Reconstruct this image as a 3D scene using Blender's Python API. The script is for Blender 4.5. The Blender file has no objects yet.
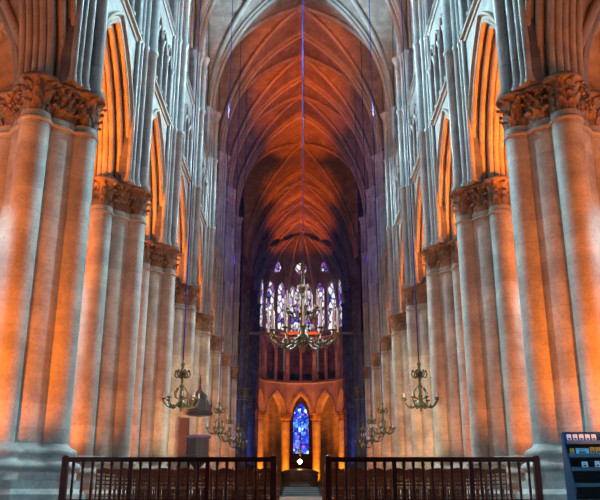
import bpy, math, random
from math import sin, cos, pi, sqrt, acos, atan2
from mathutils import Vector, Matrix
from mathutils.geometry import tessellate_polygon
random.seed(7)
S = bpy.context.scene
COL = S.collection

# ------------------------------------------------------------------ mesh builder
class MB:
    def __init__(self): self.v = []; self.f = []; self.s = []
    def add(self, vs, fs, smooth=False):
        o = len(self.v); self.v += [tuple(p) for p in vs]
        for f in fs: self.f.append(tuple(i + o for i in f)); self.s.append(smooth)
    def box(self, x0, x1, y0, y1, z0, z1, M=None):
        vs = [Vector((x, y, z)) for z in (z0, z1) for (x, y) in ((x0, y0), (x1, y0), (x1, y1), (x0, y1))]
        if M: vs = [M @ p for p in vs]
        self.add(vs, [(3,2,1,0), (4,5,6,7), (0,1,5,4), (1,2,6,5), (2,3,7,6), (3,0,4,7)])
    def tube(self, pts, r, n=8, cap=True, smooth=True):
        pts = [Vector(p) for p in pts]; m = len(pts)
        rs = r if isinstance(r, (list, tuple)) else [r] * m
        vs = []; prev = None
        for i, p in enumerate(pts):
            t = (pts[min(i+1, m-1)] - pts[max(i-1, 0)]).normalized()
            if prev is None:
                a = Vector((0, 0, 1)) if abs(t.z) < .9 else Vector((1, 0, 0))
                u = t.cross(a).normalized()
            else:
                u = (prev - t * prev.dot(t)).normalized()
            prev = u; w = t.cross(u)
            for k in range(n):
                a = 2*pi*k/n; vs.append(p + (u*cos(a) + w*sin(a)) * rs[i])
        fs = [(i*n+k, i*n+(k+1) % n, (i+1)*n+(k+1) % n, (i+1)*n+k) for i in range(m-1) for k in range(n)]
        self.add(vs, fs, smooth)
        if cap:
            self.add(vs[:n], [tuple(range(n))[::-1]]); self.add(vs[-n:], [tuple(range(n))])
    def lathe(self, prof, c=(0, 0, 0), n=16, smooth=True, a0=0.0, cap=True):
        vs = [(c[0] + r*cos(a0+2*pi*k/n), c[1] + r*sin(a0+2*pi*k/n), c[2] + z) for (r, z) in prof for k in range(n)]
        m = len(prof)
        self.add(vs, [(i*n+k, i*n+(k+1) % n, (i+1)*n+(k+1) % n, (i+1)*n+k) for i in range(m-1) for k in range(n)], smooth)
        if cap:
            self.add(vs[:n], [tuple(range(n))[::-1]]); self.add(vs[-n:], [tuple(range(n))])
    def rings(self, outline, levels, smooth=True, cap=True):
        """outline(e) -> closed xy list; levels (e, z)"""
        R = [[(x, y, z) for x, y in outline(e)] for e, z in levels]; n = len(R[0]); vs = sum(R, [])
        self.add(vs, [(i*n+k, i*n+(k+1) % n, (i+1)*n+(k+1) % n, (i+1)*n+k) for i in range(len(R)-1) for k in range(n)], smooth)
        if cap:
            self.add(R[0], [tuple(range(n))[::-1]]); self.add(R[-1], [tuple(range(n))])
    def plate(self, outer, holes, x0, x1, M=None):
        """polygon with holes in the (y,z) plane, thick from x0 to x1 (x1 is the near face)"""
        loops = [outer] + holes
        flat = [p for l in loops for p in l]
        tris = tessellate_polygon([[Vector((p[0], p[1], 0)) for p in l] for l in loops])
        n = len(flat)
        vs = [Vector((x1, y, z)) for y, z in flat] + [Vector((x0, y, z)) for y, z in flat]
        if M: vs = [M @ p for p in vs]
        fs = [tuple(t) for t in tris] + [tuple(i + n for i in reversed(t)) for t in tris]
        o = 0
        for l in loops:
            k = len(l)
            fs += [(o+i, o+(i+1) % k, n+o+(i+1) % k, n+o+i) for i in range(k)]; o += k
        self.add(vs, fs)
    def blob(self, c, r, sc=(1, 1, 1), n=6, m=4, M=None):
        vs = []; 
        for i in range(m+1):
            a = pi*i/m
            for k in range(n):
                b = 2*pi*k/n
                p = Vector((r*sc[0]*sin(a)*cos(b), r*sc[1]*sin(a)*sin(b), r*sc[2]*cos(a)))
                if M: p = M @ p
                vs.append(p + Vector(c))
        self.add(vs, [(i*n+k, (i+1)*n+k, (i+1)*n+(k+1) % n, i*n+(k+1) % n) for i in range(m) for k in range(n)], True)
    def mesh(self, name, mat):
        me = bpy.data.meshes.new(name); me.from_pydata(self.v, [], self.f)
        me.polygons.foreach_set('use_smooth', self.s)
        if mat: me.materials.append(mat)
        me.update(); return me
    def build(self, name, mat, parent=None, loc=(0, 0, 0), rz=0):
        return link(name, self.mesh(name, mat), parent, loc, rz)

def link(name, data, parent=None, loc=(0, 0, 0), rz=0):
    o = bpy.data.objects.new(name, data); COL.objects.link(o)
    o.location = loc; o.rotation_euler = (0, 0, rz)
    if parent: o.parent = parent
    return o
def tag(o, label, cat, group=None):
    o['label'] = label; o['category'] = cat
    if group: o['group'] = group
    return o
def struct(o): o['kind'] = 'structure'; return o
def thing(name, label, cat, loc=(0, 0, 0), rz=0, group=None):
    return tag(link(name, None, None, loc, rz), label, cat, group)
def copy_tree(o, parent=None):
    c = o.copy(); COL.objects.link(c)
    if parent: c.parent = parent
    for ch in list(o.children): copy_tree(ch, c)
    return c
ORD = ['first', 'second', 'third', 'fourth', 'fifth', 'sixth', 'seventh', 'eighth', 'ninth', 'tenth', 'eleventh', 'twelfth']

# ------------------------------------------------------------------ materials
def mat(name):
    m = bpy.data.materials.new(name); m.use_nodes = True
    nt = m.node_tree; b = nt.nodes['Principled BSDF']; return m, nt, b
def simple(name, col, rough=.5, metal=0.0, var=.15, scale=8):
    m, nt, b = mat(name); N = nt.nodes; L = nt.links
    no = N.new('ShaderNodeTexNoise'); no.inputs['Scale'].default_value = scale; no.inputs['Detail'].default_value = 3
    g = N.new('ShaderNodeNewGeometry'); L.new(g.outputs['Position'], no.inputs['Vector'])
    mx = N.new('ShaderNodeMix'); mx.data_type = 'RGBA'
    mx.inputs[6].default_value = tuple(c*(1-var) for c in col) + (1,); mx.inputs[7].default_value = tuple(min(1, c*(1+var)) for c in col) + (1,)
    L.new(no.outputs['Fac'], mx.inputs[0]); L.new(mx.outputs[2], b.inputs['Base Color'])
    b.inputs['Roughness'].default_value = rough; b.inputs['Metallic'].default_value = metal
    return m
def stone(name, c1, c2, joint=.55, bw=.9, bh=.42, bump=.15, rough=.6, stain=.5, mort=.012):
    m, nt, b = mat(name); N = nt.nodes; L = nt.links
    g = N.new('ShaderNodeNewGeometry'); sp = N.new('ShaderNodeSeparateXYZ'); L.new(g.outputs['Position'], sp.inputs[0])
    ad = N.new('ShaderNodeMath'); ad.operation = 'ADD'; L.new(sp.outputs[0], ad.inputs[0]); L.new(sp.outputs[1], ad.inputs[1])
    cb = N.new('ShaderNodeCombineXYZ'); L.new(ad.outputs[0], cb.inputs[0]); L.new(sp.outputs[2], cb.inputs[1])
    br = N.new('ShaderNodeTexBrick'); L.new(cb.outputs[0], br.inputs['Vector']); br.inputs['Scale'].default_value = 1
    br.inputs['Brick Width'].default_value = bw; br.inputs['Row Height'].default_value = bh; br.inputs['Mortar Size'].default_value = mort
    br.inputs['Color1'].default_value = (1, 1, 1, 1); br.inputs['Color2'].default_value = (.78, .78, .78, 1)
    br.inputs['Mortar'].default_value = (joint, joint, joint, 1)
    n1 = N.new('ShaderNodeTexNoise'); n1.inputs['Scale'].default_value = 1.1; n1.inputs['Detail'].default_value = 8; n1.inputs['Roughness'].default_value = .65
    L.new(g.outputs['Position'], n1.inputs['Vector'])
    cr = N.new('ShaderNodeValToRGB'); cr.color_ramp.elements[0].position = .38; cr.color_ramp.elements[1].position = .66
    cr.color_ramp.elements[0].color = c2 + (1,); cr.color_ramp.elements[1].color = c1 + (1,)
    L.new(n1.outputs['Fac'], cr.inputs[0])
    n2 = N.new('ShaderNodeTexNoise'); n2.inputs['Scale'].default_value = 14; n2.inputs['Detail'].default_value = 4
    L.new(g.outputs['Position'], n2.inputs['Vector'])
    m1 = N.new('ShaderNodeMix'); m1.data_type = 'RGBA'; m1.blend_type = 'MULTIPLY'; m1.inputs[0].default_value = 1
    L.new(cr.outputs[0], m1.inputs[6]); L.new(br.outputs['Color'], m1.inputs[7])
    c3 = N.new('ShaderNodeValToRGB'); c3.color_ramp.elements[0].color = (stain, stain, stain, 1); c3.color_ramp.elements[0].position = .25; c3.color_ramp.elements[1].position = .55
    L.new(n2.outputs['Fac'], c3.inputs[0])
    m2 = N.new('ShaderNodeMix'); m2.data_type = 'RGBA'; m2.blend_type = 'MULTIPLY'; m2.inputs[0].default_value = .45
    L.new(m1.outputs[2], m2.inputs[6]); L.new(c3.outputs[0], m2.inputs[7]); L.new(m2.outputs[2], b.inputs['Base Color'])
    bp = N.new('ShaderNodeBump'); bp.inputs['Strength'].default_value = bump; bp.inputs['Distance'].default_value = .03
    L.new(n2.outputs['Fac'], bp.inputs['Height']); L.new(bp.outputs[0], b.inputs['Normal'])
    b.inputs['Roughness'].default_value = rough
    b.inputs['Specular IOR Level'].default_value = .3
    return m
def glass(name, cols, strength, scale=(3, 3, 1.6), lead=.06, edge=.02):
    """leaded stained glass lit by the day outside"""
    m, nt, b = mat(name); N = nt.nodes; L = nt.links
    g = N.new('ShaderNodeNewGeometry'); mp = N.new('ShaderNodeMapping'); mp.inputs['Scale'].default_value = scale
    L.new(g.outputs['Position'], mp.inputs[0])
    v = N.new('ShaderNodeTexVoronoi'); v.inputs['Scale'].default_value = 1; L.new(mp.outputs[0], v.inputs['Vector'])
    ve = N.new('ShaderNodeTexVoronoi'); ve.feature = 'DISTANCE_TO_EDGE'; ve.inputs['Scale'].default_value = 1; L.new(mp.outputs[0], ve.inputs['Vector'])
    s = N.new('ShaderNodeSeparateColor'); L.new(v.outputs['Color'], s.inputs[0])
    cr = N.new('ShaderNodeValToRGB'); cr.color_ramp.interpolation = 'CONSTANT'
    e = cr.color_ramp.elements; e[0].position = 0; e[0].color = cols[0] + (1,); e[1].position = 1/len(cols); e[1].color = cols[1] + (1,)
    for i in range(2, len(cols)):
        q = e.new(i/len(cols)); q.color = cols[i] + (1,)
    L.new(s.outputs[0], cr.inputs[0])
    st = N.new('ShaderNodeMapRange'); L.new(ve.outputs['Distance'], st.inputs[0]); st.inputs[1].default_value = edge; st.inputs[2].default_value = edge + lead
    ml = N.new('ShaderNodeMath'); ml.operation = 'MULTIPLY'; ml.inputs[1].default_value = strength; L.new(st.outputs[0], ml.inputs[0])
    L.new(cr.outputs[0], b.inputs['Emission Color']); L.new(ml.outputs[0], b.inputs['Emission Strength'])
    b.inputs['Base Color'].default_value = (.02, .02, .03, 1); b.inputs['Roughness'].default_value = .3
    return m
def glow(name, col, s):
    m, nt, b = mat(name); b.inputs['Emission Color'].default_value = col + (1,); b.inputs['Emission Strength'].default_value = s
    b.inputs['Base Color'].default_value = col + (1,); return m

M_PIER = stone('pier_limestone', (.54, .50, .42), (.32, .30, .26), joint=.82, bh=.62, bw=50, mort=.016)
M_CAP = stone('carved_capital_stone', (.46, .31, .20), (.14, .10, .07), bump=1.0, bh=50, bw=50, stain=.3)
M_WALL = stone('wall_ashlar', (.46, .46, .45), (.30, .30, .30))
M_SHAFT = stone('shaft_stone', (.44, .46, .47), (.28, .30, .31), bh=3.1, bw=50, rough=.38)
M_ARCH = stone('arch_stone', (.52, .44, .36), (.32, .27, .22), bh=50, bw=50)
M_VAULT = stone('vault_stone', (.40, .34, .28), (.24, .20, .17), bh=.3, bw=.8, joint=.8)
M_RIB = stone('vault_rib_stone', (.42, .38, .34), (.30, .27, .24), bh=50, bw=50)
M_FLOOR = stone('floor_flagstone', (.20, .20, .20), (.12, .12, .12), rough=.35)
M_DARK = stone('dark_choir_stone', (.22, .22, .26), (.10, .10, .13))  # darker stone; on responds and the choir it puts shade in the colour
M_WOOD = simple('dark_red_wood', (.075, .014, .014), .35, 0, .5, 6)
M_CHAIR = simple('brown_chair_wood', (.20, .065, .030), .3, 0, .4, 9)
M_RUSH = simple('rush_seat', (.36, .25, .12), .7, 0, .3, 60)
M_BRASS = simple('aged_brass', (.12, .11, .055), .5, .6, .4, 12)
M_CANDLE = simple('candle_wax', (.62, .62, .56), .6)
M_CABLE = simple('dark_cable', (.03, .03, .20), .95)
M_BLUE = simple('blue_painted_metal', (.02, .07, .14), .4, 0, .2)
M_BLUE2 = simple('shelf_lip_metal', (.10, .17, .24), .4, 0, .2)
M_PULPIT = simple('dark_pulpit_oak', (.018, .014, .02), .35, 0, .4, 7)
M_PANEL = simple('red_brown_pulpit_panel', (.05, .008, .008), .6, 0, .3, 4)
M_PURPLE = simple('purple_cloth', (.10, .05, .12), .8)
M_CARPET = simple('pale_teal_carpet', (.38, .52, .54), .9, 0, .12, 20)
M_NOSING = simple('dark_step_nosing', (.08, .10, .11), .5)
M_GOLD = simple('polished_gold', (.9, .65, .12), .25, .9, .1)
M_ALTAR = simple('altar_bronze', (.22, .09, .045), .4, .3, .4, 3)
M_WHITE = simple('white_paper', (.85, .88, .92), .7, 0, .05)
M_ORANGE = simple('orange_paper', (.85, .38, .05), .7)
M_CYAN = simple('cyan_paper', (.25, .62, .78), .7)
M_INK = simple('print_ink', (.06, .08, .15), .7)
M_LAMP = glow('lamp_flame', (1, .75, .4), 30)
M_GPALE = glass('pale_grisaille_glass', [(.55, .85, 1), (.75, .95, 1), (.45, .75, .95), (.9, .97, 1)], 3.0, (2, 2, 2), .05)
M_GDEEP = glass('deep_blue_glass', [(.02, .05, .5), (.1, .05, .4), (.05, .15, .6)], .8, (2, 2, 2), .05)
M_GAPSE = glass('violet_apse_glass', [(.78, .72, .95), (.42, .30, .80), (.95, .92, 1), (.30, .10, .50), (.80, .78, 1), (.10, .08, .50), (.90, .85, 1)], 1.2, (1.7, 1.7, 1.0), .14, .04)
M_GAXIS = glass('cobalt_chapel_glass', [(.01, .03, .75), (.02, .12, 1), (.10, .35, 1), (.01, .02, .5), (.45, .85, 1), (.02, .08, .9), (.3, .1, .8)], 1.7, (2.2, 2.2, 1.5), .08, .02)
M_GAISLE = glass('pale_aisle_glass', [(.45, .80, 1), (.6, .9, 1), (.35, .7, .95)], 1.8, (2, 2, 2), .05)
M_GWARM = glass('amber_aisle_glass', [(1, .45, .1), (.9, .3, .05), (1, .6, .25)], .5, (2, 2, 2), .05)

# ------------------------------------------------------------------ dimensions (metres; +Y runs down the nave)
AX = 7.35; BAY = 7.2; Y1 = 19.7
def PY(k): return Y1 + BAY*(k-1)
YC = PY(8)            # crossing west pier 70.1
CH = [YC + 14.4 + BAY*i for i in range(4)]   # choir piers
YA = CH[3]            # apse centre
ZCAP0, ZCAP1 = 10.12, 11.4
ZS = 11.4; ZTRI = 17.5; ZCL = 22.6; ZV = 26.3; ZTOP = 38.0
FACE = .8             # wall half thickness (face at AX-FACE = 6.55)

def parc(half, rise):
    R = (half*half + rise*rise) / (2*half); return R, R - half
def pz(u, half, rise):
    R, c = parc(half, rise); u = min(abs(u), half); return sqrt(max(0, R*R - (u + c)**2))
def pinv(z, half, rise):
    R, c = parc(half, rise); return max(0, sqrt(max(0, R*R - z*z)) - c)
def arch_pts(half, rise, zb, n=10, c0=0.0, v=0.0):
    """right springing -> apex -> left springing"""
    R, c = parc(half, rise); tm = acos(c/(R+v)); r = []
    for i in range(n+1):
        t = tm*i/n; r.append((c0 - c + (R+v)*cos(t), zb + (R+v)*sin(t)))
    return r + [(2*c0 - y, z) for y, z in reversed(r[:-1])]
def lancet(c0, half, z0, zs, rise, n=7):
    return [(c0 - half, z0), (c0 + half, z0)] + arch_pts(half, rise, zs, n, c0)
def circ(c, z, r, n=18): return [(c + r*cos(2*pi*k/n), z + r*sin(2*pi*k/n)) for k in range(n)]

# ------------------------------------------------------------------ piers
CR, SR, SO = .98, .40, 1.02
def pier_outline(e, n=96):
    pts = []
    for k in range(n):
        a = 2*pi*k/n; d = CR + e
        for q in range(4):
            b = a - q*pi/2; r = SR + e
            disc = r*r - (SO*sin(b))**2
            if disc >= 0 and cos(b) > 0: d = max(d, SO*cos(b) + sqrt(disc))
        pts.append((d*cos(a), d*sin(a)))
    return pts
def leaf(mb, p, out, up, w, h, curl):
    side = Vector((-out.y, out.x, 0)); rows = 5; vs = []
    for i in range(rows):
        t = i/(rows-1); ww = w*(.55 + .75*sin(pi*min(1, t*1.05)))*(1 - .35*t)
        o = curl*(t**2.2); zz = h*(t - .30*max(0, t-.7)/.3)
        for s, d in ((-1, -.05), (-.5, .035), (0, -.02), (.5, .035), (1, -.05)):
            vs.append(p + side*(s*ww) + out*(o + d*(1-t*.3)) + Vector((0, 0, zz)))
    fs = [(i*5+k, i*5+k+1, (i+1)*5+k+1, (i+1)*5+k) for i in range(rows-1) for k in range(4)]
    mb.add(vs, fs, True)
    tip = p + out*(curl*1.0) + Vector((0, 0, h*.72))
    mb.blob(tip, w*.5, (1, 1, .8))
def capital_mb(outline, h, n_leaf=22, sc=1.0, rng=None):
    rng = rng or random.Random(3)
    mb = MB()
    mb.rings(outline, [(.0, -.04), (.02*sc, .04), (-.02, .08), (-.05, .12), (-.08, .2*h), (-.07, .55*h), (-.02, .80*h), (.02, .87*h),
                       (.40*sc, .89*h), (.44*sc, .91*h), (.44*sc, .95*h), (.34*sc, .97*h), (.38*sc, h), (0, h)])
    for row, (z0, e0, hh, cu) in enumerate(((.10, 0, .40, .24), (.34, .0, .38, .27), (.58, .02, .34, .30))):
        o = outline(-.05 + e0); L = len(o); nl = n_leaf + row*2
        for i in range(nl):
            k = int((i + (row % 2)*.5 + rng.uniform(-.15, .15))*L/nl) % L
            p = Vector((o[k][0], o[k][1], 0)); a = Vector((o[(k+1) % L][0], o[(k+1) % L][1], 0)) - Vector((o[k-1][0], o[k-1][1], 0))
            out = Vector((a.y, -a.x, 0)).normalized()
            p.z = z0*h + rng.uniform(-.03, .03)
            leaf(mb, p, out, None, .165*max(sc,.8)*rng.uniform(.85, 1.2), hh*h, cu*max(sc,.62)*rng.uniform(.7, 1.2))
    return mb

SH = [(.97+.23, 0, .23), (.97+.06, .40, .14), (.97+.06, -.40, .14), (.97-.04, .67, .10), (.97-.04, -.67, .10), (.97-.12, .92, .10), (.97-.12, -.92, .10)]
def shaft_at(x, y, r, z0, z1, rings=()):
    mb = MB(); pr = [(r*1.5, z0), (r*1.5, z0+.12), (r*1.15, z0+.16), (r*1.25, z0+.24), (r, z0+.30)]
    for z in rings: pr += [(r, z-.14), (r*1.22, z-.09), (r*1.3, z), (r*1.22, z+.09), (r, z+.14)]
    pr += [(r, z1-.9), (r*1.3, z1-.86), (r, z1-.78), (r*1.1, z1-.5), (r*1.75, z1-.12), (r*1.85, z1-.1), (r*1.85, z1)]
    mb.lathe(pr, (x, y, 0), 14); return mb

def make_pier(m_body, m_shaft):
    """pier standing on the row axis, its nave side is +X"""
    root = thing('clustered_pier', '', 'pier')
    b = MB()
    oct_ = lambda e: [((1.55+e)*cos(pi/8 + k*pi/4)/cos(pi/8)*1.0, (1.55+e)*sin(pi/8 + k*pi/4)/cos(pi/8)) for k in range(8)]
    b.rings(oct_, [(.22, 0), (.22, .30), (.16, .36), (.10, .42), (.10, .62)], smooth=False)
    b.build('plinth', m_body, root)
    b = MB()
    b.rings(pier_outline, [(.26, .6), (.26, .80), (.24, .84), (.33, .88), (.35, .95), (.31, 1.02), (.22, 1.05), (.18, 1.10), (.16, 1.16), (.22, 1.22), (.23, 1.30), (.18, 1.36), (.06, 1.42), (0, 1.5)])
    b.build('base_moulding', m_body, root)
    b = MB(); b.lathe([(CR, 1.35), (CR, ZCAP0+.2)], n=48); b.build('core_drum', m_body, root)
    for q in range(4):
        b = MB(); b.lathe([(SR, 1.35), (SR, ZCAP0+.2)], (SO*cos(q*pi/2), SO*sin(q*pi/2), 0), 28); b.build('colonnette', m_body, root)
    cm = capital_mb(pier_outline, ZCAP1-ZCAP0, 30, .36)
    cap = cm.build('foliate_capital', M_CAP, root, (0, 0, ZCAP0))
    b = MB(); b.rings(pier_outline, [(0, -.10), (.05, -.08), (.065, -.04), (.05, 0), (0, .01)], cap=False); b.build('astragal', M_PIER, cap)
    # pilaster behind the vaulting shafts, its dark tone is painted shade between them
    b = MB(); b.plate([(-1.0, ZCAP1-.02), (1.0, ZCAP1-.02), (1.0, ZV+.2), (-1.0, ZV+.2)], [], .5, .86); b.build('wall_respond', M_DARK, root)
    for x, y, r in SH:
        shaft_at(x, y, r, ZCAP1, ZV, (ZTRI, ZCL)).build('vaulting_shaft', m_shaft, root)
    b = MB()
    for y in (-1, 1):   # narrow nook rolls beside the arch springings
        b.lathe([(.1, ZCAP1), (.1, ZTRI)], (.88, y*.98, 0), 10)
    b.build('nook_roll', m_shaft, root)
    return root

pier0 = make_pier(M_PIER, M_SHAFT)
used = False
def put_pier(x, y, label, group, dark=False):
    global used
    if not used: o = pier0; used = True
    else: o = copy_tree(pier0)
    o.location = (x, y, 0); o.rotation_euler.z = 0 if x < 0 else pi
    o['label'] = label; o['group'] = group
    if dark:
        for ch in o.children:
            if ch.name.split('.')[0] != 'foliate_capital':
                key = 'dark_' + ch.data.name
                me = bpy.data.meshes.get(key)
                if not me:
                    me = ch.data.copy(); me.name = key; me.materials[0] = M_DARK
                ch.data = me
    return o
for side, sx in (('left', -1), ('right', 1)):
    for k in range(0, 9):
        if k == 0: lab = f'nearest stone pier of the {side} row, almost overhead beside the viewer'
        elif k == 1: lab = f'huge clustered stone pier at the {side} picture edge with leafy capital'
        elif k == 8: lab = f'tall clustered crossing pier ending the {side} nave row'
        else: lab = f'clustered stone pier, {ORD[k-1]} from the picture edge in the {side} nave row'
        put_pier(sx*AX, PY(k), lab, f'{side} row of nave piers')
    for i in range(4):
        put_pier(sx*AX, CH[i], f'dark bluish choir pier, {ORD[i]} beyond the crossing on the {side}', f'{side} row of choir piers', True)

# ------------------------------------------------------------------ arcade wall, triforium, clerestory bays
AH, ARISE = 2.62, 4.75
def arch_moulding(half, rise, zb, M=None, face=FACE, n=18, big=1.0):
    mb = MB()
    prof = []
    h = [(face, .70), (face+.13, .66), (face+.13, .58), (face, .52), (face, .42), (face-.26, .42), (face-.26, .24), (face-.50, .24), (face-.50, 0)]
    prof = h + [(-a, v) for a, v in reversed(h)]
    cols = [arch_pts(half, rise, zb, n, 0, v*big) for a, v in prof]
    m = len(cols[0]); vs = []
    for (a, v), c in zip(prof, cols): vs += [(a, y, z) for y, z in c]
    fs = [(i*m+k, i*m+k+1, (i+1)*m+k+1, (i+1)*m+k) for i in range(len(prof)-1) for k in range(m-1)]
    if M: vs = [M @ Vector(p) for p in vs]
    mb.add(vs, fs)
    for a, v, r in ((face-.06, .36, .10), (face-.19, .40, .06), (face-.33, .17, .11), (face-.44, .22, .05), (face-.60, -.03, .10), (0, -.04, .12), (face-.72, .0, .05)):
        for s in ((1, -1) if a else (1,)):
            pts = [Vector((s*a, y, z)) for y, z in arch_pts(half, rise, zb, n, 0, v*big)]
            if M: pts = [M @ p for p in pts]
            mb.tube(pts, r, 8, cap=False)
    return mb
def string_course(y0, y1, z, M=None, face=FACE):
    mb = MB(); prof = [(face-.05, -.16), (face+.06, -.14), (face+.10, -.04), (face+.20, 0), (face+.20, .10), (face+.02, .18), (face-.05, .18)]
    vs = [Vector((x, y, z+d)) for y in (y0, y1) for x, d in prof]; n = len(prof)
    if M: vs = [M @ p for p in vs]
    mb.add(vs, [(k, k+1, n+k+1, n+k) for k in range(n-1)] + [tuple(range(n))[::-1], tuple(range(n, 2*n))]); return mb
def triforium(hw, nb, M=None, zb=ZTRI):
    """pierced arcade plate, plus separate colonnettes"""
    w = 2*hw/nb; ho = [lancet(-hw + w*(i+.5), w*.40, zb+.45, ZTRI+2.9, w*.78) for i in range(nb)]
    mb = MB(); mb.plate([(-hw-.4, zb), (hw+.4, zb), (hw+.4, ZCL), (-hw-.4, ZCL)], ho, FACE-.35, FACE, M)
    for i in range(nb):
        pts = [Vector((FACE+.02, y, z)) for y, z in arch_pts(w*.43, w*.84, ZTRI+2.9, 8, -hw + w*(i+.5))]
        if M: pts = [M @ p for p in pts]
        mb.tube(pts, .08, 6)
    return mb
def tri_col(y, M=None, zb=ZTRI):
    mb = MB(); c = Vector((FACE+.02, y, 0))
    if M: c = M @ c
    z = ZTRI+.2
    mb.lathe([(.2, zb+.2), (.2, zb+.35), (.12, zb+.45), (.11, z+2.3), (.14, z+2.33), (.11, z+2.38), (.2, z+2.68), (.21, z+2.75)], c, 10); return mb

def zlun(u, half): return ZV + pz(u, half, ZTOP-ZV)
def clere_tracery(hw, half, M=None, xw=.1):
    n = 12; hw2 = hw
    top = [(hw2*cos(pi*0), ZCL)]
    ring = [( -hw2, ZCL+.1), (hw2, ZCL+.1)]
    R = []
    for i in range(2*n+1):
        y = hw2*(1 - i/n); R.append((y, zlun(y, half)-.05))
    outer = ring + R
    lh = hw2/2 - .22
    zs = ZV+3.3
    holes = [lancet(s*(lh+.22), lh, ZCL+1.0, zs, lh*1.9) for s in (-1, 1)]
    holes.append(circ(0, zs+4.0, min(1.15, hw2*.45)))
    mb = MB(); mb.plate(outer, holes, xw, xw+.3, M)
    for hpts in holes:
        pts = [Vector((xw+.3, y, z)) for y, z in hpts] + [Vector((xw+.3, hpts[0][0], hpts[0][1]))]
        if M: pts = [M @ p for p in pts]
        mb.tube(pts, .09, 6, cap=False)
    return mb
def clere_glass(hw, half, M=None, xw=.1):
    mb = MB(); n = 12
    outer = [(-hw, ZCL+.3), (hw, ZCL+.3)] + [(hw*(1-i/n), zlun(hw*(1-i/n), half)-.1) for i in range(2*n+1)]
    mb.plate(outer, [], xw+.08, xw+.12, M); return mb

H = BAY/2
def wall_panel(hw, M=None, big=1.0, half=AH, rise=ARISE, zt=ZTRI):
    hole = arch_pts(half, rise, ZS, 18, 0, .6*big)
    R = half + .6*big
    # two halves joined above the crown keep the polygon simple
    outer = [(hw, ZS), (hw, zt), (-hw, zt), (-hw, ZS)] + list(reversed(hole))
    mb = MB(); mb.plate(outer, [], -FACE, FACE, M); return mb

shared = {}
def sm(key, fn, m):
    if key not in shared: shared[key] = fn().mesh(key, m)
    return shared[key]
wn = [0]
def nave_bay(side, yc, far, hw=H, dim=False):
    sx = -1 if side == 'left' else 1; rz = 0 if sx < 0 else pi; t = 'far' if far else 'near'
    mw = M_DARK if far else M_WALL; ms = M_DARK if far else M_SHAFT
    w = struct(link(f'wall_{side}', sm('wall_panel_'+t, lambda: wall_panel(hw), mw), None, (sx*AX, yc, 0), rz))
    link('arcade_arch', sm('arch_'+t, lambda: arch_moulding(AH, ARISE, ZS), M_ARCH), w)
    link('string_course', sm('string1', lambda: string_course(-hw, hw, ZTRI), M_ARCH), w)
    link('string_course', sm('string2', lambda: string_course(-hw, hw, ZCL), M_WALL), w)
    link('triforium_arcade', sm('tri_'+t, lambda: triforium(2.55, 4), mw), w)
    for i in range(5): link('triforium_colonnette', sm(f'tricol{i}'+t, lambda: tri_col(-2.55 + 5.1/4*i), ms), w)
    def back():
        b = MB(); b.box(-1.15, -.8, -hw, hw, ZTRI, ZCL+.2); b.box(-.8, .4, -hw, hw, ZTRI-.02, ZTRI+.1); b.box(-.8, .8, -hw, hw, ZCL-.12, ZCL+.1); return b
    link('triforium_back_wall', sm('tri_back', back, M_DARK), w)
    def jamb():
        b = MB()
        for s in (-1, 1):
            b.plate([(s*2.6, ZCL), (s*3.6, ZCL), (s*3.6, ZTOP), (s*2.6, ZTOP)], [], -.6, .55)
        return b
    link('window_jamb', sm('jamb'+t, jamb, mw), w)
    wn[0] += 1
    win = struct(link(f'window_{wn[0]}', sm('tracery_'+t, lambda: clere_tracery(2.62, H), mw), None, (sx*AX, yc, 0), rz))
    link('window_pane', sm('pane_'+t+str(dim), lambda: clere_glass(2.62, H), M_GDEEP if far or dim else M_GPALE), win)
for side in ('left', 'right'):
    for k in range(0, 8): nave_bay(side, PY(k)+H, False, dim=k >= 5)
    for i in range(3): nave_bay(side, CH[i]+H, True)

# ------------------------------------------------------------------ vaults
def web(hx, hy, rise, nx=26, ny=20):
    mb = MB(); vs = []
    for i in range(nx+1):
        x = hx*sin((i/nx-.5)*pi)
        for j in range(ny+1):
            y = hy*sin((j/ny-.5)*pi)
            vs.append((x, y, max(pz(x, hx, rise), pz(y, hy, rise))))
    w = ny+1
    mb.add(vs, [(i*w+j, i*w+j+1, (i+1)*w+j+1, (i+1)*w+j) for i in range(nx) for j in range(ny)], True)
    return mb
def trib(hx, rise, y=0, r=.17, depth=.34, n=20):
    mb = MB(); A = arch_pts(hx, rise, 0, n)
    def off(d): return arch_pts(hx, rise, 0, n, 0, -d)
    B = off(depth*.6)
    vs = [(x, y+s, z) for s in (-.30, .30) for x, z in A] + [(x, y+s, z) for s in (-.30, .30) for x, z in B]; m = len(A)
    mb.add(vs, [(k, k+1, 2*m+k+1, 2*m+k) for k in range(m-1)] + [(m+k, m+k+1, 3*m+k+1, 3*m+k) for k in range(m-1)] + [(2*m+k, 2*m+k+1, 3*m+k+1, 3*m+k) for k in range(m-1)])
    for s, d, rr in ((0, depth, r), (-.27, depth*.55, r*.62), (.27, depth*.55, r*.62)):
        mb.tube([(x, y+s, z) for x, z in off(d)], rr, 8, cap=False)
    return mb
def drib(hx, hy, rise, s, r=.13, n=22):
    mb = MB(); P = []
    for i in range(n+1):
        x = hx*cos(pi*i/(2*n)) ; z = pz(x, hx, rise); y = pinv(z, hy, rise); P.append((x, y, z))
    P += [(-x, -y, z) for x, y, z in reversed(P[:-1])]
    P = [(x, s*y, z-.1) for x, y, z in P]
    mb.tube(P, r, 8, cap=False)
    mb.tube([(x, y, z+.08) for x, y, z in P], r*1.4, 6, cap=False)
    return mb
VX = AX - .62
ceil = struct(link('ceiling', None)); ceil.empty_display_size = .1
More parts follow.
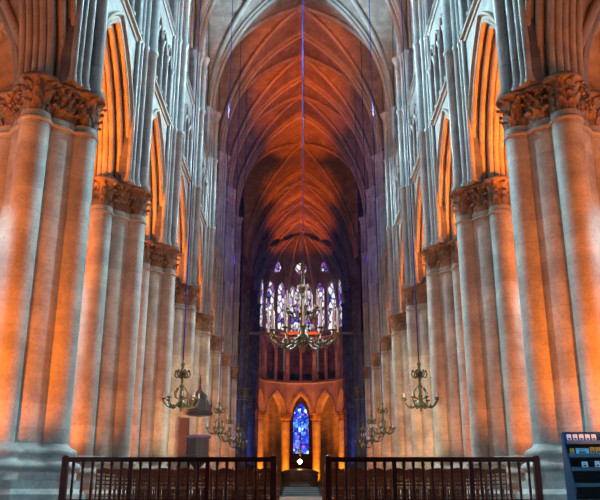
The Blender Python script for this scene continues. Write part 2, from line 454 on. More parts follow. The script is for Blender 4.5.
def vault_bay(yc, hy, key, webm=M_VAULT):
    for nm, k, fn, m in (('vault_web', 'web', lambda: web(VX, hy, ZTOP-ZV), webm), ('diagonal_rib', 'dr1', lambda: drib(VX, hy, ZTOP-ZV, 1), M_RIB), ('diagonal_rib', 'dr2', lambda: drib(VX, hy, ZTOP-ZV, -1), M_RIB)):
        o = struct(link(nm, sm(k+key, fn, m), ceil, (0, yc, ZV)))
    b = link('keystone', sm('keystone', lambda: (lambda q: (q.lathe([(.1, -.55), (.28, -.48), (.36, -.3), (.36, 0)], n=12), q)[1])(MB()), M_RIB), ceil, (0, yc, ZTOP))
for k in range(3, 8): vault_bay(PY(k)+H, H, 'n')
vault_bay(YC+7.2, 7.2, 'x')
for i in range(3): vault_bay(CH[i]+H, H, 'n')
for y in [PY(k) for k in range(3, 9)] + CH:
    link('transverse_rib', sm('trib', lambda: trib(VX, ZTOP-ZV), M_RIB), ceil, (0, y, ZV))
# aisle vaults
AIH = 2.7; AIX = AX + .8 + AIH
for sx in (-1, 1):
    for k in list(range(0, 8)):
        y = PY(k)+H
        link('aisle_vault_web', sm('aweb', lambda: web(AIH, H, 5.0, 14, 14), M_VAULT), ceil, (sx*AIX, y, ZS+.1))
        for s in (1, -1): link('aisle_rib', sm(f'adr{s}', lambda: drib(AIH, H, 5.0, s, .1, 12), M_RIB), ceil, (sx*AIX, y, ZS+.1))
    for k in range(0, 9):
        link('aisle_transverse_rib', sm('atr', lambda: trib(AIH, 5.0, 0, .12, .26, 12), M_RIB), ceil, (sx*AIX, PY(k), ZS+.1))
# aisle outer walls
XO = AIX + AIH
for side, sx in (('left', -1), ('right', 1)):
    for k in range(0, 8):
        def outw():
            b = MB(); b.plate([(-H, 0), (H, 0), (H, ZTRI), (-H, ZTRI)], [lancet(0, 1.7, 4.0, 11.0, 3.6)], -.4, .0); return b
        w = struct(link(f'wall_{side}', sm('aisle_wall', outw, M_WALL), None, (sx*XO, PY(k)+H, 0), 0 if sx < 0 else pi))
        link('aisle_respond', sm('aresp', lambda: (lambda q: (q.lathe([(.5, 0), (.5, .8), (.3, .9), (.3, 11.0), (.45, 11.6), (.5, ZS+.1)], (.2, H, 0), 14), q)[1])(MB()), M_PIER), w)
        wn[0] += 1
        win = struct(link(f'window_{wn[0]}', sm('aisle_mull', lambda: (lambda q: (q.tube([(-.15, 0, 4), (-.15, 0, 14)], .12, 6), q)[1])(MB()), M_WALL), None, (sx*XO, PY(k)+H, 0), 0 if sx < 0 else pi))
        link('window_pane', sm('apane', lambda: (lambda q: (q.plate(lancet(0, 1.7, 4.0, 11.0, 3.6), [], -.28, -.24), q)[1])(MB()), M_GAISLE), win)

b = MB()
b.plate([(-XO-.5, 0), (XO+.5, 0), (XO+.5, ZTRI), (7.5, ZTRI), (7.5, ZTOP+1), (-7.5, ZTOP+1), (-7.5, ZTRI), (-XO-.5, ZTRI)], [circ(0, 27, 5.6, 32)], -.5, 0, Matrix(((0, 1, 0, 0), (1, 0, 0, PY(0)-7.3-12), (0, 0, 1, 0), (0, 0, 0, 1))))
for sx in (-1, 1):
    x0, x1 = sorted((sx*7.3, sx*7.8)); b.box(x0, x1, -14.1, PY(0), 0, ZTOP)
    x0, x1 = sorted((sx*7.3, sx*(XO+.5))); b.box(x0, x1, PY(0)-.4, PY(0), 0, ZTRI)
struct(b.build('wall_west', M_WALL))
# transept and choir enclosures
b = MB()
for sx in (-1, 1):
    b.box(min(sx*20, sx*20.5), max(sx*20, sx*20.5), YC, CH[0], 0, ZTOP)
    b.box(min(sx*8.1, sx*20), max(sx*8.1, sx*20), CH[0]-.4, CH[0], 0, ZTOP+1)
    b.box(min(sx*13.7, sx*20), max(sx*13.7, sx*20), YC, YC+.4, 0, ZTOP+1)
    b.box(min(sx*8.1, sx*13.8), max(sx*8.1, sx*13.8), YC, YC+.4, ZTRI, ZTOP+1)
    b.box(min(sx*7.2, sx*20.5), max(sx*7.2, sx*20.5), YC, CH[0], ZTOP+.1, ZTOP+.5)
struct(b.build('wall_transept', M_DARK))

# ------------------------------------------------------------------ apse (five sides of a decagon)
AR = 7.35; AIN = AR*cos(pi/10); FW = AR*sin(pi/10)
def facet_M(a):      # local +X faces the centre
    c = Vector((AIN*sin(a), AIN*cos(a), 0)); n = Vector((-sin(a), -cos(a), 0)); t = Vector((-n.y, n.x, 0))
    return Matrix(((n.x, t.x, 0, c.x), (n.y, t.y, 0, YA + c.y), (0, 0, 1, 0), (0, 0, 0, 1)))
aw = []
for i in range(5):
    a = (i-2)*pi/5; M = facet_M(a)
    wn[0] += 1
    w = struct(wall_panel(FW+.02, M, .55, 1.35, 2.75, 15.7).build('wall_apse', M_ARCH))
    arch_moulding(1.35, 2.75, ZS, M, FACE, 14, .55).build('arcade_arch', M_ARCH, w)
    string_course(-FW+.25, FW-.25, 15.75, M).build('string_course', M_RIB, w)
    string_course(-FW+.25, FW-.25, ZCL, M).build('string_course', M_ARCH, w)
    triforium(FW-.35, 2, M, 15.7).build('triforium_arcade', M_ARCH, w)
    for q in range(3): tri_col((FW-.35)*(q-1), M, 15.7).build('triforium_colonnette', M_ARCH, w)
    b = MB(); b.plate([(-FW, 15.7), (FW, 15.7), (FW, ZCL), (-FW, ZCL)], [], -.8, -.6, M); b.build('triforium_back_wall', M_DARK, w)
    win = struct(clere_tracery(FW-.1, FW+.02, M, .2).build(f'window_{wn[0]}', M_ARCH))
    clere_glass(FW-.1, FW+.02, M, .2).build('window_pane', M_GAPSE, win)
# apse piers and shafts
def put_apse_column(a, lab):
    x, y = AR*sin(a), YA + AR*cos(a)
    o = thing('apse_column', lab, 'column', (x, y, 0), 0, 'round columns of the apse')
    b = MB(); b.lathe([(1.0, 0), (1.0, .5), (.85, .55), (.9, .7), (.7, .8), (.62, .9), (.62, ZCAP0+.1)], n=28); b.build('column_shaft', M_PIER, o)
    capital_mb(lambda e: [((.62+e)*cos(2*pi*k/48), (.62+e)*sin(2*pi*k/48)) for k in range(48)], ZCAP1-ZCAP0, 12, 1.0).build('foliate_capital', M_CAP, o, (0, 0, ZCAP0))
    n = Vector((-sin(a), -cos(a), 0))
    for s, r in ((0, .2), (-.32, .12), (.32, .12)):
        t = Vector((-n.y, n.x, 0)); p = n*(.62 if s == 0 else .55) + t*s
        shaft_at(p.x, p.y, r, ZCAP1, ZV, (15.75,)).build('vaulting_shaft', M_ARCH, o)
for a, lab in ((-3, 'round apse column at far left, brightly lit orange'), (-1, 'round apse column just left of the blue window'),
               (1, 'round apse column just right of the blue window'), (3, 'round apse column at far right, brightly lit orange')):
    put_apse_column(a*pi/10, lab)
# apse vault
HV = ZTOP - ZV
for i in range(5):
    a = (i-2)*pi/5; mb = MB(); vs = []; nd, nu = 14, 12; din = AIN-.55
    for d in range(nd+1):
        dd = din*sin(d/nd*pi/2)
        for u in range(nu+1):
            uu = u/nu*2-1; t = dd*math.tan(pi/10)*uu
            za = ZV + pz(dd, din, HV); z = za + (ZTOP-.1-za)*(1-abs(uu)**1.6)*.93
            vs.append((dd*sin(a) + t*cos(a), YA + dd*cos(a) - t*sin(a), z))
    w = nu+1
    mb.add(vs, [(p*w+q, p*w+q+1, (p+1)*w+q+1, (p+1)*w+q) for p in range(nd) for q in range(nu)], True)
    mb.build('apse_vault_web', M_VAULT, ceil)
for i in range(6):
    a = (i-2.5)*pi/5; rr = (AIN-.55)/cos(pi/10); n = 14
    pts = [(rr*sin(a)*sin(k/n*pi/2), YA + rr*cos(a)*sin(k/n*pi/2), ZV + pz(rr*sin(k/n*pi/2), rr, HV) - .12) for k in range(n+1)]
    mb = MB(); mb.tube(pts, .16, 8); mb.build('apse_rib', M_RIB, ceil)
# ambulatory: outer wall with chapel openings, and axial chapel
b = MB()
for i in range(5):
    a = (i-2)*pi/5; R0 = 13.6; hw = R0*math.tan(pi/10)
    M = Matrix(((-sin(a), cos(a), 0, R0*sin(a)), (-cos(a), -sin(a), 0, YA + R0*cos(a)), (0, 0, 1, 0), (0, 0, 0, 1)))
    holes = [lancet(0, 2.2, .02, 10.5, 4.6)] if i == 2 else [lancet(0, .9, 5.0, 9.5, 2.2)]
    b.plate([(-hw, 0), (hw, 0), (hw, ZTRI), (-hw, ZTRI)], holes, -.5, 0, M)
for sx in (-1, 1):
    x0, x1 = sorted((sx*13.6, sx*14.1)); b.box(x0, x1, CH[0], YA, 0, ZTRI)
    x0, x1 = sorted((sx*2.3, sx*2.8)); b.box(x0, x1, YA+13.9, YA+24, 0, ZTRI)
struct(b.build('wall_ambulatory', M_VAULT))
b = MB()
b.plate([(-13.7, CH[0]), (13.7, CH[0]), (13.7, YA+24.5), (-13.7, YA+24.5)], [[(-8.3, CH[0]+.3), (8.3, CH[0]+.3), (8.3, YA)] + [(8.3*sin(t*pi/10), YA + 8.3*cos(t*pi/10)) for t in range(4, -5, -1)] + [(-8.3, YA)]],
        0, .3, Matrix(((0, 1, 0, 0), (0, 0, 1, 0), (1, 0, 0, ZTRI), (0, 0, 0, 1))))
struct(b.build('ceiling_ambulatory', M_VAULT))
b = MB(); M = Matrix(((0, 1, 0, 0), (-1, 0, 0, YA+24), (0, 0, 1, 0), (0, 0, 0, 1)))
b.plate([(-2.8, 0), (2.8, 0), (2.8, ZTRI), (-2.8, ZTRI)], [lancet(0, 1.38, 6.4, 12.2, 2.7)], -.4, 0, M)
cw = struct(b.build('wall_chapel', M_DARK))
b = MB(); b.plate(lancet(0, 1.38, 6.4, 12.2, 2.7), [], -.3, -.26, M)
win = struct(MB().build('window_60', M_DARK)) if False else None
f = MB()
outline = lancet(0, 1.38, 6.4, 12.2, 2.7)
f.tube([M @ Vector((-.05, y, z)) for y, z in outline + outline[:1]], .1, 6, cap=False)
f.tube([M @ Vector((-.1, 0, 6.4)), M @ Vector((-.1, 0, 11.6))], .07, 6)
f.tube([M @ Vector((-.1, y, z)) for y, z in circ(0, 12.6, .85, 20)] + [M @ Vector((-.1, .85, 12.6))], .06, 6, cap=False)
for z in (8.0, 9.6, 11.2): f.tube([M @ Vector((-.1, -1.38, z)), M @ Vector((-.1, 1.38, z))], .035, 6)
win = struct(f.build('window_60', M_DARK)); b.build('window_pane', M_GAXIS, win)

# floor
b = MB(); b.box(-21, 21, -15, 132, -.3, 0); struct(b.build('floor', M_FLOOR))

# ------------------------------------------------------------------ sanctuary steps, altar
t = thing('altar_steps', 'pale teal carpeted steps rising to the altar in the gap of the rails', 'steps', (0, 62, 0))
for i in range(5):
    b = MB(); b.box(-1.5, 1.5, i*2.4, 14.2, .001 + i*.16, (i+1)*.16 - .035); b.build('riser', M_CARPET, t)
    b = MB(); b.box(-1.5, 1.5, i*2.4 - .08, 14.2, (i+1)*.16 - .035, (i+1)*.16); b.build('tread', M_NOSING, t)
b = MB(); b.box(-1.3, 1.3, 27.5, 61.8, .001, .02); tag(b.build('aisle_carpet', M_CARPET), 'long teal carpet runner along the central aisle', 'carpet')
b = MB(); b.box(-6.0, 6.0, 76.2, 83, 0, .8)
tag(b.build('altar_platform', M_FLOOR), 'broad stone platform carrying the altar beneath the crossing', 'platform')
al = thing('altar', 'rounded bronze brown altar on the platform before the choir', 'altar', (-.1, 78.5, .8))
b = MB(); b.lathe([(1.75, 0), (1.8, .12), (1.6, .2), (1.75, .6), (1.85, 1.0), (1.85, 1.3)], n=32); b.build('altar_body', M_ALTAR, al)
b = MB(); b.lathe([(1.86, 1.3), (1.92, 1.35), (1.9, 1.46), (1.6, 1.6), (1.0, 1.72), (.6, 1.78)], n=32); b.build('altar_top', M_ALTAR, al)
lp = thing('altar_lamp', 'small glowing oil lamp on top of the altar', 'lamp', (-.1, 78.5, 2.58))
b = MB(); b.lathe([(.3, 0), (.25, .08), (.08, .12), (.08, .35), (.3, .45)], n=16); b.build('lamp_foot', M_BRASS, lp)
b = MB(); b.blob((0, 0, .68), .22, (1, 1, 1), 10, 8); b.build('lamp_flame', M_LAMP, lp)
for sx, sd in ((-1, 'left'), (1, 'right')):
    if sx < 0:
        cr = thing('altar_cross', 'small gold cross on a slim pole behind the altar', 'cross', (-.1, 81.0, .8))
        b = MB(); b.lathe([(.4, 0), (.35, .1), (.05, .2), (.04, 3.1)], n=10); b.build('pole', M_PULPIT, cr)
        b = MB(); b.box(-.07, .07, -.04, .04, 3.1, 4.0); b.box(-.32, .32, -.041, .041, 3.5, 3.64); b.build('cross_arms', M_GOLD, cr)
    st = thing('lectern', f'slim greenish lectern standing {sd} of the altar', 'lectern', (sx*3.4, 78.0, .8))
    b = MB(); b.box(-.35, .35, -.3, .3, 0, .12); b.tube([(0, 0, .1), (0, 0, 1.1)], .08, 8); b.build('lectern_stand', M_BRASS, st)
    b = MB(); b.box(-.4, .4, -.3, .3, 1.08, 1.16, Matrix.Rotation(.0, 4, 'X')); b.build('book_rest', M_BRASS, st)
    st = thing('candlestick', f'tall floor candlestick on the platform, {sd} of the altar', 'candlestick', (sx*2.4, 77.2, .8))
    b = MB(); b.lathe([(.25, 0), (.22, .1), (.06, .2), (.05, .7), (.1, .75), (.05, .8), (.05, 1.4), (.18, 1.5)], n=12); b.build('candle_stem', M_BRASS, st)
    b = MB(); b.lathe([(.05, 1.5), (.05, 2.1)], n=10); b.build('candle', M_CANDLE, st)
    # choir stalls
    st = thing('choir_stall', f'long dark wooden stall along the {sd} choir side', 'stall', (sx*4.6, 91.0, 0))
    b = MB(); b.box(-.5, .5, -6, 6, 0, .5); b.build('stall_seat', M_WOOD, st)
    b = MB(); x0, x1 = sorted((sx*.5, sx*.6)); b.box(x0, x1, -6, 6, 0, 3.0)
    for q in range(13): b.box(min(sx*.2, sx*.55), max(sx*.2, sx*.55), -6+q-.05, -6+q+.05 if q else -5.95, .5, 2.4)
    b.build('stall_back', M_WOOD, st)

# ------------------------------------------------------------------ railings
def railing(side):
    sx = -1 if side == 'left' else 1
    Y = 18.5; x0, x1 = .62, 5.62
    r = thing('communion_rail', f'dark red wooden railing closing the {side} half of the nave', 'railing', (sx*(x0+x1)/2, Y, 0))
    c = sx*(x0+x1)/2; hw = (x1-x0)/2
    b = MB(); b.box(-hw, hw, -.06, .06, 1.07, 1.14); b.box(-hw, hw, -.04, .04, 1.03, 1.07); b.build('top_rail', M_WOOD, r)
    b = MB(); b.box(-hw, hw, -.035, .035, .12, .19); b.build('bottom_rail', M_WOOD, r)
    for s in (-1, 1):
        b = MB(); b.box(-.07, .07, -.07, .07, 0, 1.14); b.lathe([(.07, 1.14), (.085, 1.16), (.05, 1.18), (.01, 1.19)], n=10); b.build('end_post', M_WOOD, r, (s*(hw-.03), 0, 0))
    n = 22; bm = MB(); bm.lathe([(.030, .18), (.030, .3), (.038, .36), (.032, .45), (.028, .75), (.036, .8), (.028, .85), (.036, .93), (.044, .98), (.034, 1.04)], n=8)
    me = sm('baluster', lambda: bm, M_WOOD)
    for i in range(1, n): link('baluster', me, r, (-hw + 2*hw*i/n, 0, 0))
    for i in (7, 15):
        b = MB(); b.box(-.05, .05, -.05, .05, 0, 1.05); b.build('middle_post', M_WOOD, r, (-hw + 2*hw*(i+.0)/n, .0, 0))
railing('left'); railing('right')

# ------------------------------------------------------------------ chairs
def make_chair():
    t = thing('nave_chair', '', 'chair')
    b = MB(); b.box(-.21, .21, -.2, .2, .43, .47); b.build('seat', M_RUSH, t)
    for sx in (-1, 1):
        b = MB(); b.tube([(sx*.19, -.18, 0), (sx*.19, -.18, .44)], .018, 6); b.build('leg', M_CHAIR, t)
    for sx in (-1, 1):
        b = MB(); b.tube([(sx*.19, -.2+.40, 0), (sx*.19, .2, .45), (sx*.185, .26, .93)], [.019, .022, .018], 6); b.build('leg', M_CHAIR, t)
    for z, y, h in ((.52, .21, .03), (.62, .222, .03), (.72, .234, .03)):
        b = MB(); b.box(-.19, .19, y-.01, y+.01, z, z+h); b.build('back_slat', M_CHAIR, t)
    b = MB(); n = 8; vs = []
    for k in range(n+1):
        x = -.2+.4*k/n; zt = .885 + .055*sin(pi*k/n)
        vs += [(x, .235, .80), (x, .235, zt), (x, .262, zt), (x, .262, .80)]
    b.add(vs, [(4*k+a, 4*k+(a+1) % 4, 4*k+4+(a+1) % 4, 4*k+4+a) for k in range(n) for a in range(4)] + [(0, 1, 2, 3), tuple(4*n+a for a in (3, 2, 1, 0))])
    b.build('top_slat', M_CHAIR, t)
    b = MB()
    for z in (.12, .25): b.tube([(-.19, -.18, z), (.19, -.18, z)], .012, 5); b.tube([(-.19, .2, z), (.19, .2, z)], .012, 5)
    for z in (.16, .3):
        for sx in (-1, 1): b.tube([(sx*.19, -.18, z), (sx*.19, .2, z)], .012, 5)
    b.build('stretcher', M_CHAIR, t)
    return t
chair = make_chair(); first = True
for side, sx in (('left', -1), ('right', 1)):
    for row in range(6):
        for i in range(9):
            o = chair if first else copy_tree(chair); first = False
            rz = pi + random.uniform(-.06, .06)     # backs towards the viewer
            o.location = (sx*(.90 + .52*i), 20.3 + row*1.05 + random.uniform(-.05, .05), 0); o.rotation_euler.z = rz
            rw = 'front row behind the railing' if row == 0 else f'{ORD[row]} row behind the railing'
            o['label'] = f'ladder-back chair, {ORD[i]} from the centre aisle, {rw}, {side} block'
            o['group'] = f'nave chairs in the {side} block'

# ------------------------------------------------------------------ chandeliers
def scroll(a, r0, r1, z0, drop, up):
    P = []
    for k in range(9):
        t = k/8; r = r0 + (r1-r0)*t; z = z0 - drop*sin(pi*t*.9) + up*t**3
        P.append((r*cos(a), r*sin(a), z))
    P.append(((r1+.0)*cos(a), r1*sin(a), P[-1][2]+.06)); return P
def make_small():
    t = thing('side_chandelier', '', 'chandelier')
    b = MB(); b.lathe([(.01, 0), (.06, .06), (.03, .1), (.14, .2), (.20, .32), (.12, .42), (.06, .5), (.10, .6), (.06, .7), (.05, .9), (.11, 1.0), (.05, 1.1), (.05, 1.35), (.14, 1.45), (.17, 1.55), (.08, 1.66), (.05, 1.8), (.09, 1.9), (.02, 2.05)], n=12)
    b.build('stem', M_BRASS, t)
    for k in range(8):
        a = 2*pi*k/8 + .2
        b = MB(); P = scroll(a, .12, .70, .36, .22, .12); b.tube(P, .024, 6); x, y, z = P[-1]
        b.blob((.42*cos(a), .42*sin(a), .22), .05); b.lathe([(.03, 0), (.09, .03), (.10, .06), (.05, .07)], (x, y, z), 8); am = b.build('arm', M_BRASS, t)
        c = MB(); c.lathe([(.018, 0), (.018, .20)], (x, y, z+.06), 6); c.build('candle', M_CANDLE, am)
    b = MB()
    for k in range(6):
        a = 2*pi*k/6
        P = [(.1*cos(a), .1*sin(a), 1.40), (.24*cos(a), .24*sin(a), 1.36), (.32*cos(a), .32*sin(a), 1.48), (.26*cos(a), .26*sin(a), 1.62)]
        b.tube(P, .028, 6); b.blob(P[-1], .055)
        P = [(.1*cos(a+.5), .1*sin(a+.5), .5), (.26*cos(a+.5), .26*sin(a+.5), .56), (.30*cos(a+.5), .30*sin(a+.5), .75), (.16*cos(a+.5), .16*sin(a+.5), .95)]
        b.tube(P, .024, 6)
    b.build('crown', M_BRASS, t)
    b = MB(); b.tube([(0, 0, 2.0), (0, 0, 34.2)], .028, 6); b.build('cable', M_CABLE, t)
    return t
small = make_small(); first = True
for side, sx in (('left', -1), ('right', 1)):
    for j, k in enumerate((2, 4, 5, 6)):
        o = small if first else copy_tree(small); first = False
        x = 4.8; y = PY(k) + H
        o.location = (sx*x, y, 3.4); o.rotation_euler.z = .3*j
        wh = ('nearest', 'second nearest', 'third nearest', 'farthest')[j]
        o['label'] = f'brass branched chandelier on a cable, {wh} on the {side} side'; o['group'] = f'{side} side chandeliers'
big = thing('great_chandelier', 'large tiered brass chandelier with tall white candles hanging in the nave centre', 'chandelier', (.12, 42.5, 7.9))
b = MB(); b.lathe([(.02, 0), (.12, .15), (.06, .25), (.3, .5), (.42, .8), (.25, 1.1), (.12, 1.3), (.22, 1.5), (.12, 1.7), (.10, 2.4), (.24, 2.6), (.12, 2.8), (.09, 3.6), (.22, 3.8), (.1, 4.0), (.07, 4.8), (.16, 5.0), (.05, 5.5)], n=14)
b.build('stem', M_BRASS, big)
for k in range(12):
    a = 2*pi*k/12 + .0
    b = MB(); P = scroll(a, .3, 2.0, .9, .55, .25); b.tube(P, .05, 6); x, y, z = P[-1]
    b.lathe([(.05, 0), (.17, .05), (.19, .1), (.08, .12)], (x, y, z), 10); b.blob((1.15*cos(a), 1.15*sin(a), .42), .1); am = b.build('arm', M_BRASS, big)
    c = MB(); c.lathe([(.055, 0), (.055, 1.5), (.01, 1.56)], (x, y, z+.1), 8); c.build('candle', M_CANDLE, am)
for k in range(8):
    a = 2*pi*k/8 + .2
    b = MB(); P = scroll(a, .12, .95, 2.3, .3, .2); b.tube(P, .04, 6); x, y, z = P[-1]
    b.lathe([(.04, 0), (.13, .04), (.14, .08)], (x, y, z), 8); am = b.build('upper_arm', M_BRASS, big)
    c = MB(); c.lathe([(.045, 0), (.045, 1.1)], (x, y, z+.06), 8); c.build('candle', M_CANDLE, am)
dm = MB(); dm.blob((0, 0, 0), .055, (1, 1, 1.8)); dm = dm.mesh('glass_drop', M_CANDLE)
for k in range(16):
    a = 2*pi*k/16
    for zz, rr in ((3.9, .3), (3.3, .5), (2.7, .7), (1.5, .6), (.6, 1.2)): link('glass_drop', dm, big, (rr*cos(a), rr*sin(a), zz))
b = MB(); b.tube([(0, 0, 5.4), (0, 0, 16), (0, 0, 29.4)], .045, 6); b.build('cable', M_CABLE, big)

# ------------------------------------------------------------------ pulpit
pu = thing('pulpit', 'dark carved wooden pulpit with spired sounding board against a left pier', 'pulpit', (-5.2, 39.0, 0)); pu.scale = (.70, .75, .91)
b = MB(); b.lathe([(.25, 0), (.45, .1), (.2, .3), (.16, 1.3), (.3, 1.7), (.75, 2.05), (.85, 2.15)], n=8, smooth=False); b.build('pedestal', M_PULPIT, pu)
b = MB(); b.lathe([(.80, 2.15), (.80, 3.2)], n=8, smooth=False); b.lathe([(.86, 2.2), (.86, 2.3), (.8, 2.32)], n=8, smooth=False); b.build('tub', M_PULPIT, pu)
b = MB(); b.lathe([(.80, 3.2), (.92, 3.22), (.94, 3.34), (.85, 3.38)], n=8, smooth=False); b.build('parapet_cushion', M_PURPLE, pu)
b = MB(); b.lathe([(.70, 4.45), (.98, 4.5), (1.02, 4.62), (.9, 4.7), (.92, 4.95), (.75, 5.1), (.5, 5.35), (.42, 5.6), (.25, 5.75), (.12, 5.95), (.06, 6.2), (.10, 6.3), (.02, 6.75)], n=8, smooth=False)
for k in range(8):
    a = 2*pi*k/8; b.lathe([(.05, 0), (.07, .1), (.03, .3), (.01, .5)], (.88*cos(a), .88*sin(a), 4.9), 6)
    b.tube([(.6*cos(a), .6*sin(a), 5.1), (.55*cos(a), .55*sin(a), 5.5), (.2*cos(a), .2*sin(a), 5.8)], .035, 5)
b.build('sounding_board', M_PULPIT, pu)
b = MB(); b.box(-1.4, -.72, .1, .35, 0, 4.35); b.build('back_panel', M_PANEL, pu)
b = MB()
for i in range(9): b.box(-1.25, -.6, -.1+.30*i - 2.9, .2+.30*i - 2.9, .0, .25+.25*i)
b.build('stair', M_PULPIT, pu)

# ------------------------------------------------------------------ leaflet rack at right
RX, RY = 5.66, 15.0
rk = thing('leaflet_rack', 'dark blue stepped leaflet rack before the right pier', 'rack', (RX, RY, 0))
for q in (-1, 1):
    b = MB(); b.plate([(-.38, 0), (.12, 0), (.12, 1.45), (.06, 1.45), (-.38, .35)], [], -.015, .015, Matrix.Translation((q*.55, 0, 0))); b.build('side_panel', M_BLUE, rk)
b = MB(); b.box(-.53, .53, .08, .12, 0, 1.47); b.build('back_panel', M_BLUE, rk)
tiers = [(.20, -.28), (.49, -.20), (.78, -.13), (1.03, -.06), (1.28, .0)]
for z, y in tiers:
    b = MB(); b.box(-.53, .53, y-.1, .08, z-.02, z); sf = b.build('shelf', M_BLUE, rk)
    b = MB(); b.box(-.53, .53, y-.13, y-.10, z-.05, z+.02); b.build('shelf_lip', M_BLUE2, sf)
def leaflet(x, tier, w, h, m, label, ink=True):
    z, y = tiers[tier]
    o = link('leaflet', None, None, (RX+x, RY+y-.06, z+.003), 0); tag(o, label, 'leaflet', 'leaflets on the rack')
    o.rotation_euler = (-.2, 0, 0)
    b = MB(); b.box(-w/2, w/2, 0, .006, 0, h); b.build('cover', m, o)
    if ink:
        b = MB(); b.box(-w*.3, w*.25, -.003, -.0005, h*.25, h*.5); b.box(-w*.35, w*.2, -.003, -.0005, h*.72, h*.8); b.build('printing', M_INK, o)
PW = ['leftmost', 'second', 'middle', 'fourth', 'fifth']
for i in range(5): leaflet(-.46+.12*i, 4, .085, .135, M_WHITE, f'small white leaflet on the top shelf, {PW[i]} of its row')
leaflet(-.45, 3, .08, .12, M_ORANGE, 'orange leaflet at left end of the second shelf')
leaflet(-.25, 3, .25, .12, M_CYAN, 'wide pale cyan leaflet on the second shelf')
leaflet(-.06, 3, .09, .14, M_ORANGE, 'orange leaflet right beside the wide cyan leaflet')
leaflet(.05, 3, .09, .14, M_ORANGE, 'orange leaflet at right end of the second shelf')
leaflet(-.26, 2, .11, .12, M_WHITE, 'white leaflet at left on the third shelf')
leaflet(-.02, 2, .09, .13, M_WHITE, 'white leaflet at right on the third shelf')
leaflet(.08, 1, .10, .15, M_WHITE, 'single white leaflet on the low fourth shelf')

# ------------------------------------------------------------------ lights
WARM = (1.0, .21, .012); COOL = (.36, .80, 1.0); BLUE = (.08, .16, 1.0)
def point(name, loc, e, col, r=.08):
    d = bpy.data.lights.new(name, 'POINT'); d.energy = e; d.color = col; d.shadow_soft_size = r; link(name, d, None, loc)
def spot(name, loc, tgt, e, col, ang=60, r=.08, blend=.8):
    d = bpy.data.lights.new(name, 'SPOT'); d.energy = e; d.color = col; d.shadow_soft_size = r; d.spot_size = math.radians(ang); d.spot_blend = blend
    o = link(name, d, None, loc); o.rotation_euler = (Vector(tgt) - Vector(loc)).to_track_quat('-Z', 'Y').to_euler()
# LIGHTS-BEGIN
for sx in (-1, 1):
    spot('cream_flood', (sx*.4, 19.4, 1.35), (sx*6.8, 50, 5.2), 14000, (1, .84, .50), 26)  # unseen fill spots added to turn the pier fronts cream
    for k in range(1, 9):   # unseen warm spots added low, behind the previous pier and at the nave edge
        spot('pier_uplight', (sx*7.9, PY(k)-4.9, .4), (sx*7.2, PY(k), 5.4), 3900 if k < 2 else 1900, WARM, 70 if k < 2 else 62)
        if k < 2: spot('pier_uplight', (sx*5.2, PY(k)-7.0, .4), (sx*7.0, PY(k), 7.5), 1100, WARM, 55)
        spot('arch_uplight', (sx*9.5, PY(k-1)+1.0, 8.0), (sx*7.2, PY(k-1)+H+1.9, 14.9), (300, 11000, 11000, 9000, 5000, 2200, 1400, 1400)[k-1], (1, .2, .003), 55)
        spot('aisle_daylight', (sx*12.6, PY(k)-2.2, 9), (sx*7.6, PY(k)-.4, 5), 2000, COOL, 50)  # unseen cool spots added to edge the aisle flanks of the piers
    for k in range(0, 8):
        point('aisle_lamp', (sx*9.6, PY(k)+H, 8.5), 900 if k else 350, (1, .2, .003))
    for k in range(1, 9):   # added cool spots standing in for window light from across the nave
        spot('window_daylight', (-sx*6.2, PY(k)+6.5, 16.0), (sx*6.6, PY(k), 4.5), (18000, 18000, 17000, 16000, 14000, 12000, 9000, 5000)[k-1], COOL if k < 3 else (.6, .88, 1), 42, .3)
    for k in range(0, 4):
        spot('window_daylight', (-sx*6.0, PY(k)+11.0, 25.0), (sx*6.4, PY(k)+3, 21), 13000, (.55, .9, 1), 62, .3)  # more added cool spots, rimming the upper shafts
    for k in (1, 2, 3): spot('window_daylight', (-sx*6.0, PY(k)+H, 26.5), (sx*6.6, PY(k)+H, 19), 1500, COOL, 60, .4)
    spot('web_daylight', (sx*5.4, 42, 23.0), (-sx*3.6, 43.6, 34), 24000, (.32, .75, 1), 50)  # unseen cool spot added to brighten the near vault web
for y, d in ((14, 45), (24, 43), (46, 29), (48, 39), (57, 40), (66, 40)):
    spot('vault_uplight', (0, y, 1.0), (0, y+d, 38), 120000, (1, .13, 0), 12.5)
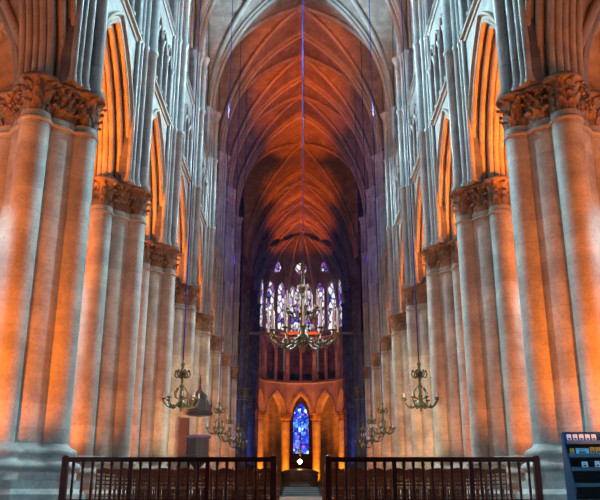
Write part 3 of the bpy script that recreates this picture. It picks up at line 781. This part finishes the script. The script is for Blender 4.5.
for sx in (-1, 1):
    spot('chair_daylight', (sx*1.0, 36, 18), (sx*3.2, 23.5, .5), 9000, (.85, .93, 1), 34, .2)  # added cool fill so the seats show between the slats
    spot('blue_flood', (sx*2.5, 88, 1.5), (sx*7, 97, 9), 1500, BLUE, 80)  # unseen blue spots added to tint the choir and far walls
    spot('blue_flood', (-sx*5.5, 52, 16), (sx*6.6, 62, 24), 2600, (.10, .2, 1), 70)
    spot('window_daylight', (-sx*5.9, PY(5)+5, 25.0), (sx*6.2, PY(5)-.3, 19), 14000, (.55, .9, 1), 34, .3)  # another added cool spot on the upper shafts
    spot('blue_flood', (sx*2.5, 66, 1.5), (sx*6.8, 84.5, 14), 2500, (.12, .25, 1), 60)
    spot('base_daylight', (sx*2.6, 11.5, 6), (sx*6.2, 16.8, .8), 1300, (.25, .65, 1), 44)  # added blue-cyan fill for the front pier bases and the rack
for a in (-3, -1, 1, 3):
    x, y = AR*sin(a*pi/10), YA + AR*cos(a*pi/10)
    spot('apse_lamp', (x*.80, y-3.2, .5), (x, y, 6), 9000, (1, .24, .01), 70)
spot('apse_flood', (0, 96, 1.5), (0, 113, 13), 8000, (1, .16, .0), 70)
spot('altar_spot', (0, 52, 22), (0, 66, .5), 15000, (.8, .95, 1), 30)  # unseen fill added to brighten the steps before the altar
for a in (-1, 1): point('ambulatory_lamp', (a*4.5, YA+10, 4), 60, (1, .35, .05))

# sky above the open western bays
W = bpy.data.worlds.new('sky'); S.world = W; W.use_nodes = True
bg = W.node_tree.nodes['Background']; bg.inputs[0].default_value = (.42, .78, 1.0, 1); bg.inputs[1].default_value = .28

# ------------------------------------------------------------------ camera
cam = bpy.data.cameras.new('camera'); co = link('camera', cam, None, (0, 0, .35))
cam.sensor_width = 36; cam.lens = 36*750/600; cam.clip_end = 400; cam.clip_start = .1
co.rotation_euler = (pi/2 + math.atan(242/750), 0, 0); S.camera = co
cam.shift_x = -.0015
S.view_settings.view_transform = 'Standard'; S.view_settings.look = 'None'; S.view_settings.gamma = 1; S.view_settings.exposure = -.08
S.view_settings.use_curve_mapping = False
S.cycles.diffuse_bounces = 2
